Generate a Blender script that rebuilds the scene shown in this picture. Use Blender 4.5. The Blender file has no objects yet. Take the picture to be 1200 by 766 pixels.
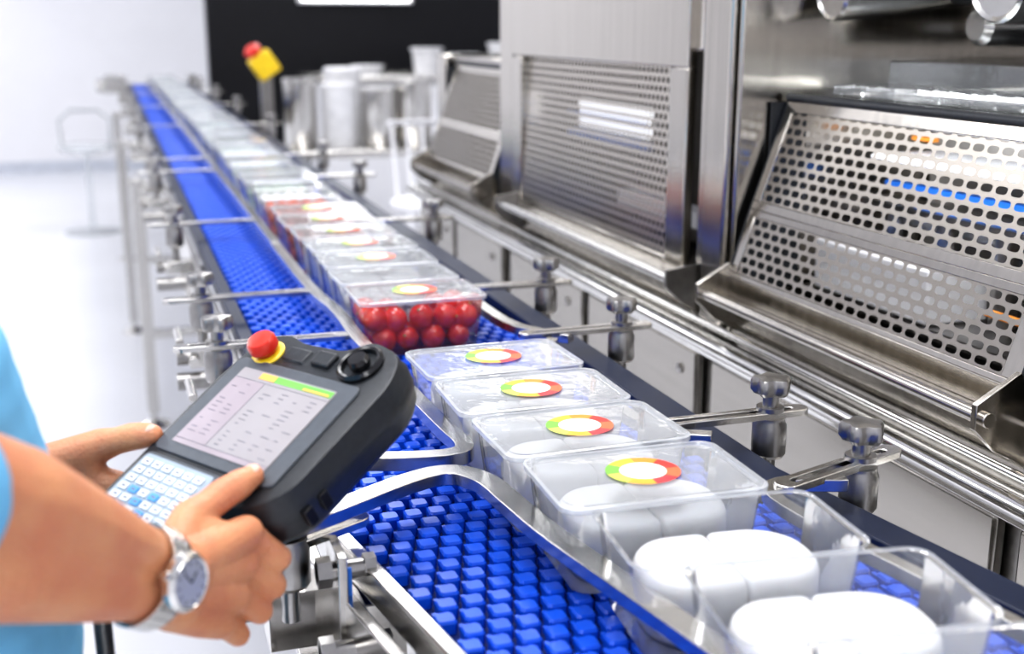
import bpy, bmesh, math, random
from mathutils import Vector, Matrix, noise
random.seed(3)
S = bpy.context.scene
V = Vector
S.view_settings.view_transform = 'Standard'
S.view_settings.exposure = -0.08
try: S.view_settings.look = 'Medium High Contrast'
except Exception: pass

# ------------------------------------------------------------------ materials
def new_mat(name):
    m = bpy.data.materials.new(name); m.use_nodes = True
    nt = m.node_tree; nt.nodes.clear()
    out = nt.nodes.new('ShaderNodeOutputMaterial')
    return m, nt, out

def mat(name, col, rough=0.5, metal=0.0, nscale=20, namt=0.06, bump=0.0, stretch=(1,1,1), emit=None, estr=0, sub=0, coat=0, rvar=0.0, spec=.5):
    m, nt, out = new_mat(name)
    b = nt.nodes.new('ShaderNodeBsdfPrincipled')
    nt.links.new(b.outputs[0], out.inputs[0])
    tc = nt.nodes.new('ShaderNodeTexCoord'); mp = nt.nodes.new('ShaderNodeMapping')
    mp.inputs['Scale'].default_value = stretch
    nt.links.new(tc.outputs['Object'], mp.inputs[0])
    n = nt.nodes.new('ShaderNodeTexNoise'); n.inputs['Scale'].default_value = nscale; n.inputs['Detail'].default_value = 4
    nt.links.new(mp.outputs[0], n.inputs['Vector'])
    r = nt.nodes.new('ShaderNodeValToRGB')
    lo = [max(0, c*(1-namt*2)) for c in col]; hi = [min(1, c*(1+namt)) for c in col]
    r.color_ramp.elements[0].position = .3; r.color_ramp.elements[1].position = .7
    r.color_ramp.elements[0].color = (*lo, 1); r.color_ramp.elements[1].color = (*hi, 1)
    nt.links.new(n.outputs[0], r.inputs[0]); nt.links.new(r.outputs[0], b.inputs['Base Color'])
    b.inputs['Roughness'].default_value = rough; b.inputs['Metallic'].default_value = metal
    b.inputs['Specular IOR Level'].default_value = spec
    if rvar:
        mr = nt.nodes.new('ShaderNodeMapRange'); mr.inputs[3].default_value = rough-rvar; mr.inputs[4].default_value = rough+rvar
        nt.links.new(n.outputs[0], mr.inputs[0]); nt.links.new(mr.outputs[0], b.inputs['Roughness'])
    if bump:
        bp = nt.nodes.new('ShaderNodeBump'); bp.inputs['Strength'].default_value = bump; bp.inputs['Distance'].default_value = .002
        nt.links.new(n.outputs[0], bp.inputs['Height']); nt.links.new(bp.outputs[0], b.inputs['Normal'])
    if emit:
        b.inputs['Emission Color'].default_value = (*emit, 1); b.inputs['Emission Strength'].default_value = estr
    if sub:
        b.inputs['Subsurface Weight'].default_value = sub; b.inputs['Subsurface Radius'].default_value = (.012, .005, .003)
        b.inputs['Subsurface Scale'].default_value = 1.0
    if coat: b.inputs['Coat Weight'].default_value = coat
    return m

def skin_mat():
    m, nt, out = new_mat('skin')
    N = nt.nodes.new; Lk = nt.links.new
    b = N('ShaderNodeBsdfPrincipled'); Lk(b.outputs[0], out.inputs[0])
    tc = N('ShaderNodeTexCoord')
    n1 = N('ShaderNodeTexNoise'); n1.inputs['Scale'].default_value = 24; n1.inputs['Detail'].default_value = 4; Lk(tc.outputs['Object'], n1.inputs['Vector'])
    n2 = N('ShaderNodeTexNoise'); n2.inputs['Scale'].default_value = 420; n2.inputs['Detail'].default_value = 3; Lk(tc.outputs['Object'], n2.inputs['Vector'])
    vo = N('ShaderNodeTexVoronoi'); vo.inputs['Scale'].default_value = 300; Lk(tc.outputs['Object'], vo.inputs['Vector'])
    r = N('ShaderNodeValToRGB'); r.color_ramp.elements[0].position = .32; r.color_ramp.elements[1].position = .68
    r.color_ramp.elements[0].color = (.62, .235, .125, 1); r.color_ramp.elements[1].color = (.71, .335, .170, 1)
    Lk(n1.outputs[0], r.inputs[0]); Lk(r.outputs[0], b.inputs['Base Color'])
    ad = N('ShaderNodeMath'); ad.operation = 'ADD'; Lk(n2.outputs[0], ad.inputs[0]); Lk(vo.outputs['Distance'], ad.inputs[1])
    bp = N('ShaderNodeBump'); bp.inputs['Strength'].default_value = .55; bp.inputs['Distance'].default_value = .0008
    Lk(ad.outputs[0], bp.inputs['Height']); Lk(bp.outputs[0], b.inputs['Normal'])
    b.inputs['Roughness'].default_value = .46
    b.inputs['Subsurface Weight'].default_value = .15; b.inputs['Subsurface Radius'].default_value = (.012, .004, .002); b.inputs['Subsurface Scale'].default_value = 1
    return m

STEEL = mat('stainless_steel', (.63, .615, .59), .20, 1, 50, .03, 0, (1, .08, 1), rvar=.04)
STEEL_V = mat('brushed_panel_steel', (.55, .52, .475), .17, 1, 110, .035, 0, (1, 1, .03), rvar=.04)
STEEL_DR = mat('door_panel_steel', (.37, .35, .32), .22, 1, 70, .03, 0, (1, .05, 1), rvar=.03)
STEEL_P = mat('polished_steel', (.74, .73, .71), .11, 1, 30, .03)
STEEL_G = mat('satin_rail_steel', (.60, .59, .57), .21, 1, 30, .03)
STEEL_D = mat('dull_cast_steel', (.38, .37, .36), .30, 1, 60, .08, .08)
DARK = mat('dark_interior', (.03, .03, .033), .5)
NAVY = mat('navy_polymer', (.010, .016, .04), .4, spec=.3)
BLUE = mat('belt_blue', (.005, .090, .66), .30, 0, 40, .08, spec=.45)
BLUE_D = mat('belt_blue_under', (.002, .012, .10), .6, spec=.2)
WHITE = mat('white_paint', (.86, .86, .89), .5, 0, 3, .01)
FLOORM = mat('white_gloss_floor', (.77, .78, .82), .22, 0, 1.2, .02)
BLACKW = mat('black_gloss_panel', (.008, .008, .01), .3, spec=.3)
WCAKE = mat('white_rice_cake', (.67, .67, .68), .6, 0, 60, .02, .15, sub=.1)
RUBBER = mat('black_rubber', (.020, .023, .028), .40, 0, 200, .1, .1)
PGREY = mat('pendant_face_grey', (.085, .095, .11), .38, 0, 120, .05)
RED = mat('red_plastic', (.72, .03, .012), .3, 0, 10, .03, coat=.3)
YELLOW = mat('yellow_plastic', (.9, .62, .02), .35)
TOM = mat('tomato_skin', (.86, .045, .015), .15, 0, 40, .12, coat=.6)
TOML = mat('tomato_stem', (.45, .30, .06), .5)
REDF = mat('red_brown_food', (.50, .10, .05), .45, 0, 80, .3, .4)
GREENF = mat('pale_green_food', (.62, .74, .58), .5, 0, 60, .15, .3)
SHIRT = mat('light_blue_cotton', (.19, .54, .84), .8, 0, 14, .05, .5)
TROUS = mat('dark_trousers', (.03, .035, .05), .8)
SKIN = skin_mat()
NAIL = mat('fingernail', (.78, .45, .34), .35, 0, 20, .02)
HAIR = mat('black_hair', (.015, .012, .01), .5, 0, 80, .2, .5)
KEYW = mat('key_white', (.70, .75, .80), .4)
KEYB = mat('key_blue', (.08, .34, .72), .4)
KEYP = mat('keypad_membrane', (.36, .43, .50), .4)
SCREEN = mat('lcd_screen', (.33, .31, .32), .10, 0, 12, .03, emit=(.70, .62, .64), estr=.10)
SCRT = mat('lcd_text', (.16, .16, .20), .4)
SCRP = mat('lcd_panel_tint', (.34, .29, .32), .3, emit=(.60, .52, .55), estr=.08)
SCRG = mat('lcd_green', (.15, .45, .08), .4, emit=(.25, .6, .1), estr=.12)
SCRO = mat('lcd_orange', (.8, .45, .1), .4)
WFACE = mat('watch_dial', (.50, .51, .52), .25, .3, 10, .02)
ORANGE = mat('orange_part', (.9, .33, .05), .45)
BLUEP = mat('blue_part', (.03, .22, .85), .4)
LAMP = mat('lamp_diffuser', (1, 1, 1), .5, emit=(1, 1, 1), estr=6)
GLOWP = mat('reflection_glow', (1, 1, 1), .5, emit=(.95, .97, 1), estr=1.1)  # added glow in place of a bright reflection, no real lamp

def clear_mat(name, tint, gl, dif, difcol=(.95, .97, 1), k=1.0, rough=.08):
    m, nt, out = new_mat(name)
    t = nt.nodes.new('ShaderNodeBsdfTransparent'); t.inputs[0].default_value = (*tint, 1)
    g = nt.nodes.new('ShaderNodeBsdfGlossy'); g.inputs['Roughness'].default_value = rough
    d = nt.nodes.new('ShaderNodeBsdfDiffuse'); d.inputs[0].default_value = (*difcol, 1)
    f = nt.nodes.new('ShaderNodeFresnel'); f.inputs[0].default_value = 1.45
    n = nt.nodes.new('ShaderNodeTexNoise'); n.inputs['Scale'].default_value = 45
    tc = nt.nodes.new('ShaderNodeTexCoord'); nt.links.new(tc.outputs['Object'], n.inputs['Vector'])
    bp = nt.nodes.new('ShaderNodeBump'); bp.inputs['Strength'].default_value = .25; bp.inputs['Distance'].default_value = .003
    nt.links.new(n.outputs[0], bp.inputs['Height'])
    nt.links.new(bp.outputs[0], g.inputs['Normal'])
    ad = nt.nodes.new('ShaderNodeMath'); ad.operation = 'MULTIPLY_ADD'; ad.inputs[1].default_value = k; ad.inputs[2].default_value = gl
    nt.links.new(f.outputs[0], ad.inputs[0])
    m1 = nt.nodes.new('ShaderNodeMixShader'); m1.inputs[0].default_value = dif
    nt.links.new(t.outputs[0], m1.inputs[1]); nt.links.new(d.outputs[0], m1.inputs[2])
    m2 = nt.nodes.new('ShaderNodeMixShader'); nt.links.new(ad.outputs[0], m2.inputs[0])
    nt.links.new(m1.outputs[0], m2.inputs[1]); nt.links.new(g.outputs[0], m2.inputs[2])
    nt.links.new(m2.outputs[0], out.inputs[0])
    return m
CLEAR = clear_mat('clear_plastic', (.97, .98, .99), .02, .11)
CLEAR2 = clear_mat('crystal_plastic', (.98, .99, .99), .0, .035, k=.8)
CLEARL = clear_mat('clear_lid_film', (.97, .98, .985), .03, .27)
CLEARE = clear_mat('clear_plastic_edge', (.95, .97, .98), .05, .38, k=.6)
GLASS = clear_mat('clear_acrylic_cover', (.93, .95, .96), .04, .10)

def label_mat():
    m, nt, out = new_mat('label_print')
    b = nt.nodes.new('ShaderNodeBsdfPrincipled'); b.inputs['Roughness'].default_value = .35
    nt.links.new(b.outputs[0], out.inputs[0])
    uv = nt.nodes.new('ShaderNodeUVMap'); sp = nt.nodes.new('ShaderNodeSeparateXYZ')
    nt.links.new(uv.outputs[0], sp.inputs[0])
    r = nt.nodes.new('ShaderNodeValToRGB'); cr = r.color_ramp; cr.interpolation = 'CONSTANT'
    cols = [(0, (.75, .03, .02)), (.12, (.9, .28, .02)), (.24, (.95, .72, .03)), (.36, (.18, .48, .05)), (.50, (.62, .72, .10)),
            (.61, (.9, .40, .03)), (.74, (.62, .04, .05)), (.88, (.85, .15, .05))]
    cr.elements[0].position = 0; cr.elements[0].color = (*cols[0][1], 1)
    cr.elements[1].position = cols[1][0]; cr.elements[1].color = (*cols[1][1], 1)
    for p, c in cols[2:]:
        e = cr.elements.new(p); e.color = (*c, 1)
    nt.links.new(sp.outputs[0], r.inputs[0]); nt.links.new(r.outputs[0], b.inputs['Base Color'])
    return m
LABEL = label_mat()
LABW = mat('label_paper', (.88, .88, .76), .5)

def perf_mat(name, px, py, rx, ry, power=2, base=(.42, .39, .35)):
    """sheet steel with staggered punched holes, UV in metres"""
    m, nt, out = new_mat(name)
    N = nt.nodes.new; Lk = nt.links.new
    def mth(op, a, b=None):
        n = N('ShaderNodeMath'); n.operation = op
        for i, x in enumerate((a, b)):
            if x is None: continue
            if isinstance(x, (int, float)): n.inputs[i].default_value = x
            else: Lk(x, n.inputs[i])
        return n.outputs[0]
    uv = N('ShaderNodeUVMap'); sp = N('ShaderNodeSeparateXYZ'); Lk(uv.outputs[0], sp.inputs[0])
    v = mth('DIVIDE', sp.outputs[1], py); fl = mth('FLOOR', v)
    half = mth('MULTIPLY', mth('MODULO', fl, 2.0), .5)
    u = mth('ADD', mth('DIVIDE', sp.outputs[0], px), half)
    fu = mth('SUBTRACT', mth('FRACT', u), .5); fv = mth('SUBTRACT', mth('FRACT', v), .5)
    du = mth('POWER', mth('ABSOLUTE', mth('DIVIDE', mth('MULTIPLY', fu, px), rx)), power)
    dv = mth('POWER', mth('ABSOLUTE', mth('DIVIDE', mth('MULTIPLY', fv, py), ry)), power)
    hole = mth('LESS_THAN', mth('ADD', du, dv), 1.0)
    b = N('ShaderNodeBsdfPrincipled'); b.inputs['Metallic'].default_value = 1; b.inputs['Roughness'].default_value = .28
    b.inputs['Base Color'].default_value = (*base, 1)
    t = N('ShaderNodeBsdfTransparent'); mx = N('ShaderNodeMixShader')
    Lk(hole, mx.inputs[0]); Lk(b.outputs[0], mx.inputs[1]); Lk(t.outputs[0], mx.inputs[2]); Lk(mx.outputs[0], out.inputs[0])
    return m
PERF_R = perf_mat('perforated_sheet_round', .0175, .0150, .0053, .0053, base=(.60, .56, .50))
PERF_S = perf_mat('perforated_sheet_slot', .0245, .0145, .0092, .0047, 3, base=(.40, .37, .33))

# ------------------------------------------------------------------ mesh builder
class MB:
    def __init__(s): s.v = []; s.f = []; s.m = []; s.uv = {}
    def add(s, vs, fs, mi=0, M=None):
        o = len(s.v)
        s.v += [tuple((M @ V(p)) if M else p) for p in vs]
        for f in fs: s.f.append(tuple(i+o for i in f)); s.m.append(mi)
    def box(s, a, b, mi=0, M=None):
        x0, y0, z0 = a; x1, y1, z1 = b
        vs = [(x0,y0,z0),(x1,y0,z0),(x1,y1,z0),(x0,y1,z0),(x0,y0,z1),(x1,y0,z1),(x1,y1,z1),(x0,y1,z1)]
        s.add(vs, [(0,3,2,1),(4,5,6,7),(0,1,5,4),(1,2,6,5),(2,3,7,6),(3,0,4,7)], mi, M)
    def cyl(s, p0, p1, r0, r1=None, n=20, mi=0, M=None):
        if r1 is None: r1 = r0
        p0 = V(p0); p1 = V(p1); d = (p1-p0).normalized(); q = d.to_track_quat('Z', 'Y')
        a = q @ V((1,0,0)); b = q @ V((0,1,0)); vs = []
        for p, r in ((p0, r0), (p1, r1)):
            for i in range(n):
                t = 2*math.pi*i/n; vs.append(tuple(p+(a*math.cos(t)+b*math.sin(t))*r))
        fs = [(i, (i+1) % n, n+(i+1) % n, n+i) for i in range(n)]
        fs += [tuple(range(n-1, -1, -1)), tuple(range(n, 2*n))]
        s.add(vs, fs, mi, M)
    def lathe(s, prof, c, ax=(0,0,1), n=24, mi=0):
        q = V(ax).normalized().to_track_quat('Z', 'Y'); vs = []; c = V(c); k = len(prof)
        for r, z in prof:
            for i in range(n):
                t = 2*math.pi*i/n; vs.append(tuple(c+q @ V((r*math.cos(t), r*math.sin(t), z))))
        fs = []
        for j in range(k-1):
            for i in range(n): fs.append((j*n+i, j*n+(i+1) % n, (j+1)*n+(i+1) % n, (j+1)*n+i))
        fs += [tuple(range(n-1, -1, -1)), tuple(range((k-1)*n, k*n))]
        s.add(vs, fs, mi)
    def ell(s, c, a, b, d, n=14, k=9, mi=0):
        """ellipsoid with axis vectors a b d"""
        c = V(c); a = V(a); b = V(b); d = V(d); vs = [tuple(c+d)]
        for j in range(1, k):
            ph = math.pi*j/k
            for i in range(n):
                t = 2*math.pi*i/n
                vs.append(tuple(c+a*math.sin(ph)*math.cos(t)+b*math.sin(ph)*math.sin(t)+d*math.cos(ph)))
        vs.append(tuple(c-d)); fs = [(0, 1+i, 1+(i+1) % n) for i in range(n)]
        for j in range(k-2):
            for i in range(n): fs.append((1+j*n+i, 1+(j+1)*n+i, 1+(j+1)*n+(i+1) % n, 1+j*n+(i+1) % n))
        L = len(vs)-1; fs += [(L, 1+(k-2)*n+(i+1) % n, 1+(k-2)*n+i) for i in range(n)]
        s.add(vs, fs, mi)
    def sph(s, c, r, n=14, k=9, mi=0): s.ell(c, (r,0,0), (0,r,0), (0,0,r), n, k, mi)
    def chain(s, pts, mi=0):
        """pts: [(vec,r)...] overlapping spheres"""
        for (p, r), (q, t) in zip(pts[:-1], pts[1:]):
            p = V(p); q = V(q); L = (q-p).length; st = max(1, int(L/(min(r, t)*.22)))
            for i in range(st+1):
                u = i/st; s.sph(p.lerp(q, u), r+(t-r)*u, mi=mi)
    def sweep(s, path, w, h, mi=0):
        P = [V(p) for p in path]; vs = []
        for i, p in enumerate(P):
            d = (P[min(i+1, len(P)-1)]-P[max(i-1, 0)]); d.z = 0; d.normalize(); sd = V((-d.y, d.x, 0))
            for a, b in ((-1,-1),(1,-1),(1,1),(-1,1)): vs.append(tuple(p+sd*w*a+V((0,0,h*b))))
        fs = []
        for i in range(len(P)-1):
            for k in range(4): fs.append((i*4+k, i*4+(k+1) % 4, i*4+4+(k+1) % 4, i*4+4+k))
        fs += [(3,2,1,0), tuple(len(vs)-4+k for k in range(4))]
        s.add(vs, fs, mi)
    def prism(s, outline, z0, z1, mi=0, M=None):
        n = len(outline); vs = [(x, y, z0) for x, y in outline]+[(x, y, z1) for x, y in outline]
        fs = [(i, (i+1) % n, n+(i+1) % n, n+i) for i in range(n)]+[tuple(range(n-1, -1, -1)), tuple(range(n, 2*n))]
        s.add(vs, fs, mi, M)
    def loft(s, loops, mi=0, cap0=True, cap1=True):
        n = len(loops[0]); vs = [tuple(p) for l in loops for p in l]; fs = []
        for j in range(len(loops)-1):
            for i in range(n): fs.append((j*n+i, j*n+(i+1) % n, (j+1)*n+(i+1) % n, (j+1)*n+i))
        if cap0: fs.append(tuple(range(n-1, -1, -1)))
        if cap1: fs.append(tuple(range(len(vs)-n, len(vs))))
        s.add(vs, fs, mi)
    def mesh(s, name, mats, smooth=True, ang=.6):
        me = bpy.data.meshes.new(name); me.from_pydata(s.v, [], s.f)
        for m in mats: me.materials.append(m)
        me.polygons.foreach_set('material_index', s.m)
        if s.uv:
            ul = me.uv_layers.new(name='UVMap')
            for pi, uvs in s.uv.items():
                for li, uvc in zip(me.polygons[pi].loop_indices, uvs): ul.data[li].uv = uvc
        if smooth:
            me.shade_smooth(); me.set_sharp_from_angle(angle=ang)
        me.update(); return me
    def obj(s, name, mats, parent=None, bevel=0, smooth=True, ang=.6):
        o = bpy.data.objects.new(name, s.mesh(name, mats if isinstance(mats, list) else [mats], smooth, ang))
        S.collection.objects.link(o)
        if parent: o.parent = parent
        if bevel:
            b = o.modifiers.new('bevel', 'BEVEL'); b.width = bevel; b.segments = 2; b.limit_method = 'ANGLE'; b.angle_limit = .7
        return o

def empty(name, loc=(0,0,0)):
    e = bpy.data.objects.new(name, None); e.empty_display_size = .1; e.location = loc; S.collection.objects.link(e); return e

def rr(hx, hy, r, n=5, cx=0, cy=0):
    out = []
    for sx, sy, a0 in ((1,1,0),(-1,1,90),(-1,-1,180),(1,-1,270)):
        for i in range(n+1):
            a = math.radians(a0+90*i/n); out.append((cx+sx*(hx-r)+r*math.cos(a), cy+sy*(hy-r)+r*math.sin(a)))
    return out

# ------------------------------------------------------------------ room
def plainbox(name, a, b, m, **k):
    mb = MB(); mb.box(a, b); return mb.obj(name, m, smooth=False, **k)
X0, X1, Y0, Y1, H = -7, 7, -5, 13.5, 4.2
plainbox('floor', (X0, Y0, -.1), (X1, Y1, 0), FLOORM)
plainbox('ceiling', (X0, Y0, H), (X1, Y1, H+.1), WHITE)
plainbox('wall_back', (X0, Y1, 0), (X1, Y1+.1, H), WHITE)
plainbox('wall_front', (X0, Y0-.1, 0), (X1, Y0, H), WHITE)
plainbox('wall_left', (X0-.1, Y0, 0), (X0, Y1, H), WHITE)
plainbox('wall_right', (X1, Y0, 0), (X1+.1, Y1, H), WHITE)
plainbox('baseboard_back', (X0, Y1-.02, 0), (X1, Y1, .12), mat('baseboard_grey', (.6, .63, .7), .4))
def ceil_light(x, y, sx, sy, pw, z=H-.12):
    e = empty('ceiling_light', (x, y, z))
    mb = MB(); mb.box((-sx/2-.05, -sy/2-.05, .01), (sx/2+.05, sy/2+.05, .115)); o = mb.obj('housing', WHITE, e, bevel=.01)
    ld = bpy.data.lights.new('lamp', 'AREA'); ld.shape = 'RECTANGLE'; ld.size = sx; ld.size_y = sy; ld.energy = pw
    ld.color = (.99, .99, 1)
    lo = bpy.data.objects.new('lamp', ld); S.collection.objects.link(lo); lo.parent = e
for x, y, p in ((-3, 1, 85), (-3, 6, 95), (-3, 11, 110), (1.2, 3.2, 88), (1.2, 7.5, 78), (3.8, 11, 60), (-1.2, -2, 85), (3.5, -1, 85)):
    ceil_light(x, y, 1.1, 2.6, p)
ceil_light(-.3, 1.2, 1.0, 1.8, 64)

# ------------------------------------------------------------------ conveyor
BZ = 1.05
conv = empty('conveyor')
mb = MB(); pitch = .0235; nx = 17; wx = .0230; y = .30; row = 0
while y < 10.2:
    off = (row % 2)*wx*.5; sh = max(0, 1.0-y)*.17
    for i in range(nx):
        x = .178+sh+i*wx+off
        # main rectangular link bar, chamfered, plus two thin hinge knuckles joining the next row
        a, b, c, d = x+.0022, x+wx-.0042, y+.001, y+pitch*.80
        m_ = (a+b)/2; cc = (c+d)/2; q = .0025
        o6 = [(a, c+q), (a+q, c), (b-q, c), (b, c+q), (b, d-q), (b-q, d), (a+q, d), (a, d-q)]
        vs = [(px_, py_, BZ-.012) for px_, py_ in o6]+[(px_, py_, BZ-.0022) for px_, py_ in o6]+[(m_+(px_-m_)*.84, cc+(py_-cc)*.84, BZ) for px_, py_ in o6]
        fs = [tuple(range(16, 24))]+[(r*8+k, r*8+(k+1) % 8, r*8+8+(k+1) % 8, r*8+8+k) for r in range(2) for k in range(8)]
        mb.add(vs, fs)
        for kx in (a+.0032, b-.0032):
            mb.add([(kx-.0018, d-.001, BZ-.0035), (kx+.0018, d-.001, BZ-.0035), (kx+.0018, y+pitch+.002, BZ-.0035), (kx-.0018, y+pitch+.002, BZ-.0035),
                    (kx-.0018, d-.001, BZ-.009), (kx+.0018, d-.001, BZ-.009), (kx+.0018, y+pitch+.002, BZ-.009), (kx-.0018, y+pitch+.002, BZ-.009)],
                   [(0, 1, 2, 3), (0, 3, 7, 4), (1, 5, 6, 2)])
    y += pitch; row += 1
mb.obj('belt_links', BLUE, conv, smooth=False)
mb = MB()
loops = []
for y in (.28, 1.0, 10.2):
    sh = max(0, 1.0-y)*.17
    loops.append([(.178+sh, y, BZ-.024), (.578+sh, y, BZ-.024), (.578+sh, y, BZ-.0115), (.178+sh, y, BZ-.0115)])
mb.loft(loops); mb.obj('belt_base', BLUE_D, conv, smooth=False)
def shx(x, y): return x+max(0, 1.0-y)*.17
mb = MB()
mb.sweep([(.165, 1.08, 1.047), (.165, 10.2, 1.047)], .011, .011)
mb.sweep([(shx(.60, .28), .28, 1.045), (.60, 1.0, 1.045), (.60, 10.2, 1.045)], .020, .018)
mb.obj('wear_strips', NAVY, conv, bevel=.002)
mb = MB()
mb.sweep([(shx(.168, .28), .28, 1.044), (.168, 1.0, 1.044), (.168, 1.07, 1.044)], .007, .014)
for x, w in ((.145, .006), (.628, .005)):
    mb.sweep([(shx(x, .28), .28, .985), (x, 1.0, .985), (x, 10.2, .985)], w, .05)
    mb.sweep([(shx(x, .28), .28, .937), (x, 1.0, .937), (x, 10.2, .937)], w*3, .003)
for yy in [.6+i*.7 for i in range(14)]:
    mb.cyl((shx(.14, yy), yy, .97), (shx(.63, yy), yy, .97), .012)
mb.obj('side_channels', STEEL, conv, bevel=.0015)

# legs
mb = MB()
def leg(x, y):
    mb.box((x-.022, y-.022, .06), (x+.022, y+.022, .96)); mb.cyl((x, y, .012), (x, y, .08), .012)
    mb.lathe([(.06, 0), (.06, .008), (.03, .02), (.014, .03)], (x, y, 0))
    mb.box((x-.03, y-.03, .93), (x+.09 if x < .3 else x+.03, y+.03, .95))
for x, y in ((.075, 4.6), (.04, 6.15), (.04, 8.2), (.085, .95), (.66, 4.6), (.66, 8.2), (.66, .5), (.66, 6.15)): leg(x, y)
for y in (4.6, 6.15, 8.2): mb.box((.09, y-.015, .35), (.66, y+.015, .38))
mb.obj('legs', STEEL, conv, bevel=.003)

# guides
GZ = 1.09
def cat(pts, n=6):
    P = [V(p) for p in pts]; P = [P[0]*2-P[1]]+P+[P[-1]*2-P[-2]]; out = []
    for i in range(1, len(P)-2):
        for k in range(n):
            t = k/n; a, b, c, d = P[i-1:i+3]
            out.append(.5*((2*b)+(c-a)*t+(2*a-5*b+4*c-d)*t*t+(-a+3*b-3*c+d)*t**3))
    out.append(P[-2]); return out
mb = MB()
mb.sweep(cat([(.10, .935, GZ), (.16, .968, GZ), (.235, 1.012, GZ), (.278, 1.022, GZ), (.303, .99, GZ), (.311, .93, GZ), (.321, .85, GZ), (.350, .70, GZ), (.385, .52, GZ), (.42, .34, GZ)]), .0115, .006)
mb.sweep(cat([(.20, 1.085, GZ), (.25, 1.07, GZ), (.295, 1.066, GZ), (.311, 1.088, GZ), (.307, 1.16, GZ), (.297, 1.4, GZ), (.293, 1.55, GZ), (.295, 1.64, GZ), (.294, 1.72, GZ), (.286, 1.82, GZ), (.283, 1.95, GZ), (.283, 2.3, GZ)]), .0095, .007)
mb.sweep([(.283, 2.28, GZ), (.283, 9.8, GZ)], .0085, .010)
mb.sweep(cat([(.57, 1.46, GZ), (.535, 1.50, GZ), (.512, 1.56, GZ), (.507, 1.7, GZ), (.507, 2.0, GZ), (.507, 3, GZ), (.507, 9.8, GZ)]), .009, .006)
mb.sweep(cat([(.56, 1.035, GZ), (.525, 1.06, GZ), (.508, 1.12, GZ), (.507, 1.3, GZ), (.512, 1.40, GZ), (.54, 1.45, GZ)]), .008, .006)
mb.sweep(cat([(.62, .885, GZ), (.56, .90, GZ), (.535, .86, GZ), (.555, .72, GZ), (.60, .5, GZ), (.64, .32, GZ)]), .007, .006)
mb.obj('guide_rails', STEEL_G, conv, bevel=.0008)

def slotbar(mb, p0, p1, w=.0115, sl=.0042, th=.0035):
    p0 = V(p0); p1 = V(p1); d = (p1-p0).normalized(); q = V((-d.y, d.x, 0)); n = 8
    def loop(r, ins, z):
        o = []
        for c, a0 in ((p1-d*ins, -90), (p0+d*ins, 90)):
            for i in range(n+1):
                a = math.radians(a0+180*i/n); o.append(c+d*math.cos(a)*r+q*math.sin(a)*r+V((0,0,z)))
        return o
    A, B, C, D = loop(w, w, -th), loop(w, w, th), loop(sl, w*2, th), loop(sl, w*2, -th)
    mb.loft([A, B, C, D, A], cap0=False, cap1=False)
def knob(mb, x, y, z, mi=0):
    out = [((.0195+.0028*math.cos(5*t))*math.cos(t), (.0195+.0028*math.cos(5*t))*math.sin(t)) for t in [2*math.pi*i/40 for i in range(40)]]
    sc = lambda k: [(a*k, b*k) for a, b in out]
    L = [[(x+a, y+b, z+h) for a, b in sc(k)] for k, h in ((.86, .022), (1, .026), (1, .036), (.9, .040), (.45, .0415))]
    mb.loft(L, mi)
    mb.cyl((x, y, z+.003), (x, y, z+.023), .0085, mi=mi)
    mb.cyl((x, y, z+.003), (x, y, z+.008), .015, mi=mi)
    mb.lathe([(.016, -.048), (.0185, -.044), (.0185, -.012), (.0165, -.008), (.0165, -.0035)], (x, y, z), mi=mi)
    mb.cyl((x, y, z-.08), (x, y, z-.048), .008, mi=mi)
kn = MB(); br = MB()
LK = [(1.865, GZ), (1.57, GZ), (2.62, GZ), (3.94, GZ), (3.6, GZ), (5.3, GZ), (6.6, GZ), (7.9, GZ), (9.2, GZ)]
for y, z in LK:
    slotbar(br, (.055, y, z), (.29, y+.0, z)); knob(kn, .112, y, z)
    br.box((.09, y-.02, .985), (.139, y+.02, 1.012)); br.cyl((.095, y-.035, .998), (.095, y+.035, .998), .009)
    kn.cyl((.07, y, .998), (.135, y, .998), .012)
    br.cyl((.075, y-.03, 1.03), (.075, y+.05, 1.03), .006); kn.cyl((.068, y-.02, .965), (.13, y-.02, .965), .014)
RK = [1.78, 1.474, 1.074, 2.49, 3.9, 3.3, 5.2, 6.6, 7.9, 9.2]
for y in RK:
    slotbar(br, (.50, y, GZ+.006), (.695, y, GZ+.006)); knob(kn, .65, y, GZ+.006)
    br.box((.634, y-.022, .985), (.69, y+.022, 1.012)); kn.cyl((.635, y, .96), (.70, y, .96), .011)
    br.cyl((.68, y-.05, .998), (.68, y+.05, .998), .009)
slotbar(br, (.545, .88, GZ+.006), (.71, .935, GZ+.006)); knob(kn, .655, .915, GZ+.006)
br.box((.62, .89, .985), (.69, .94, 1.012)); br.cyl((.655, .86, .998), (.655, .97, .998), .009)
# near left support cluster
knob(kn, .115, .945, GZ-.004)
slotbar(br, (.08, .928, GZ-.014), (.19, .985, GZ-.014), .014)
br.box((.15, .905, .97), (.158, .965, 1.075)); br.box((.10, .985, .955), (.15, 1.03, 1.01))
br.box((.165, .885, .90), (.172, .955, 1.03)); br.box((.108, .90, .93), (.15, .94, .955))
for (a, b) in (((.06, .92, .975), (.17, .92, .975)), ((.06, 1.0, .99), (.17, 1.0, .99)), ((.10, .83, .90), (.21, .83, .90)), ((.135, .925, 1.055), (.185, .925, 1.055)), ((.13, .89, 1.0), (.19, .89, 1.0)), ((.13, .86, .95), (.20, .86, .95))):
    kn.cyl(a, b, .0085); kn.cyl(a, (V(a)+(V(b)-V(a)).normalized()*.012), .0135, n=6); kn.cyl((V(b)-(V(b)-V(a)).normalized()*.01), b, .012, n=6)
br.box((.205, .55, .84), (.215, .90, 1.0))
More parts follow.
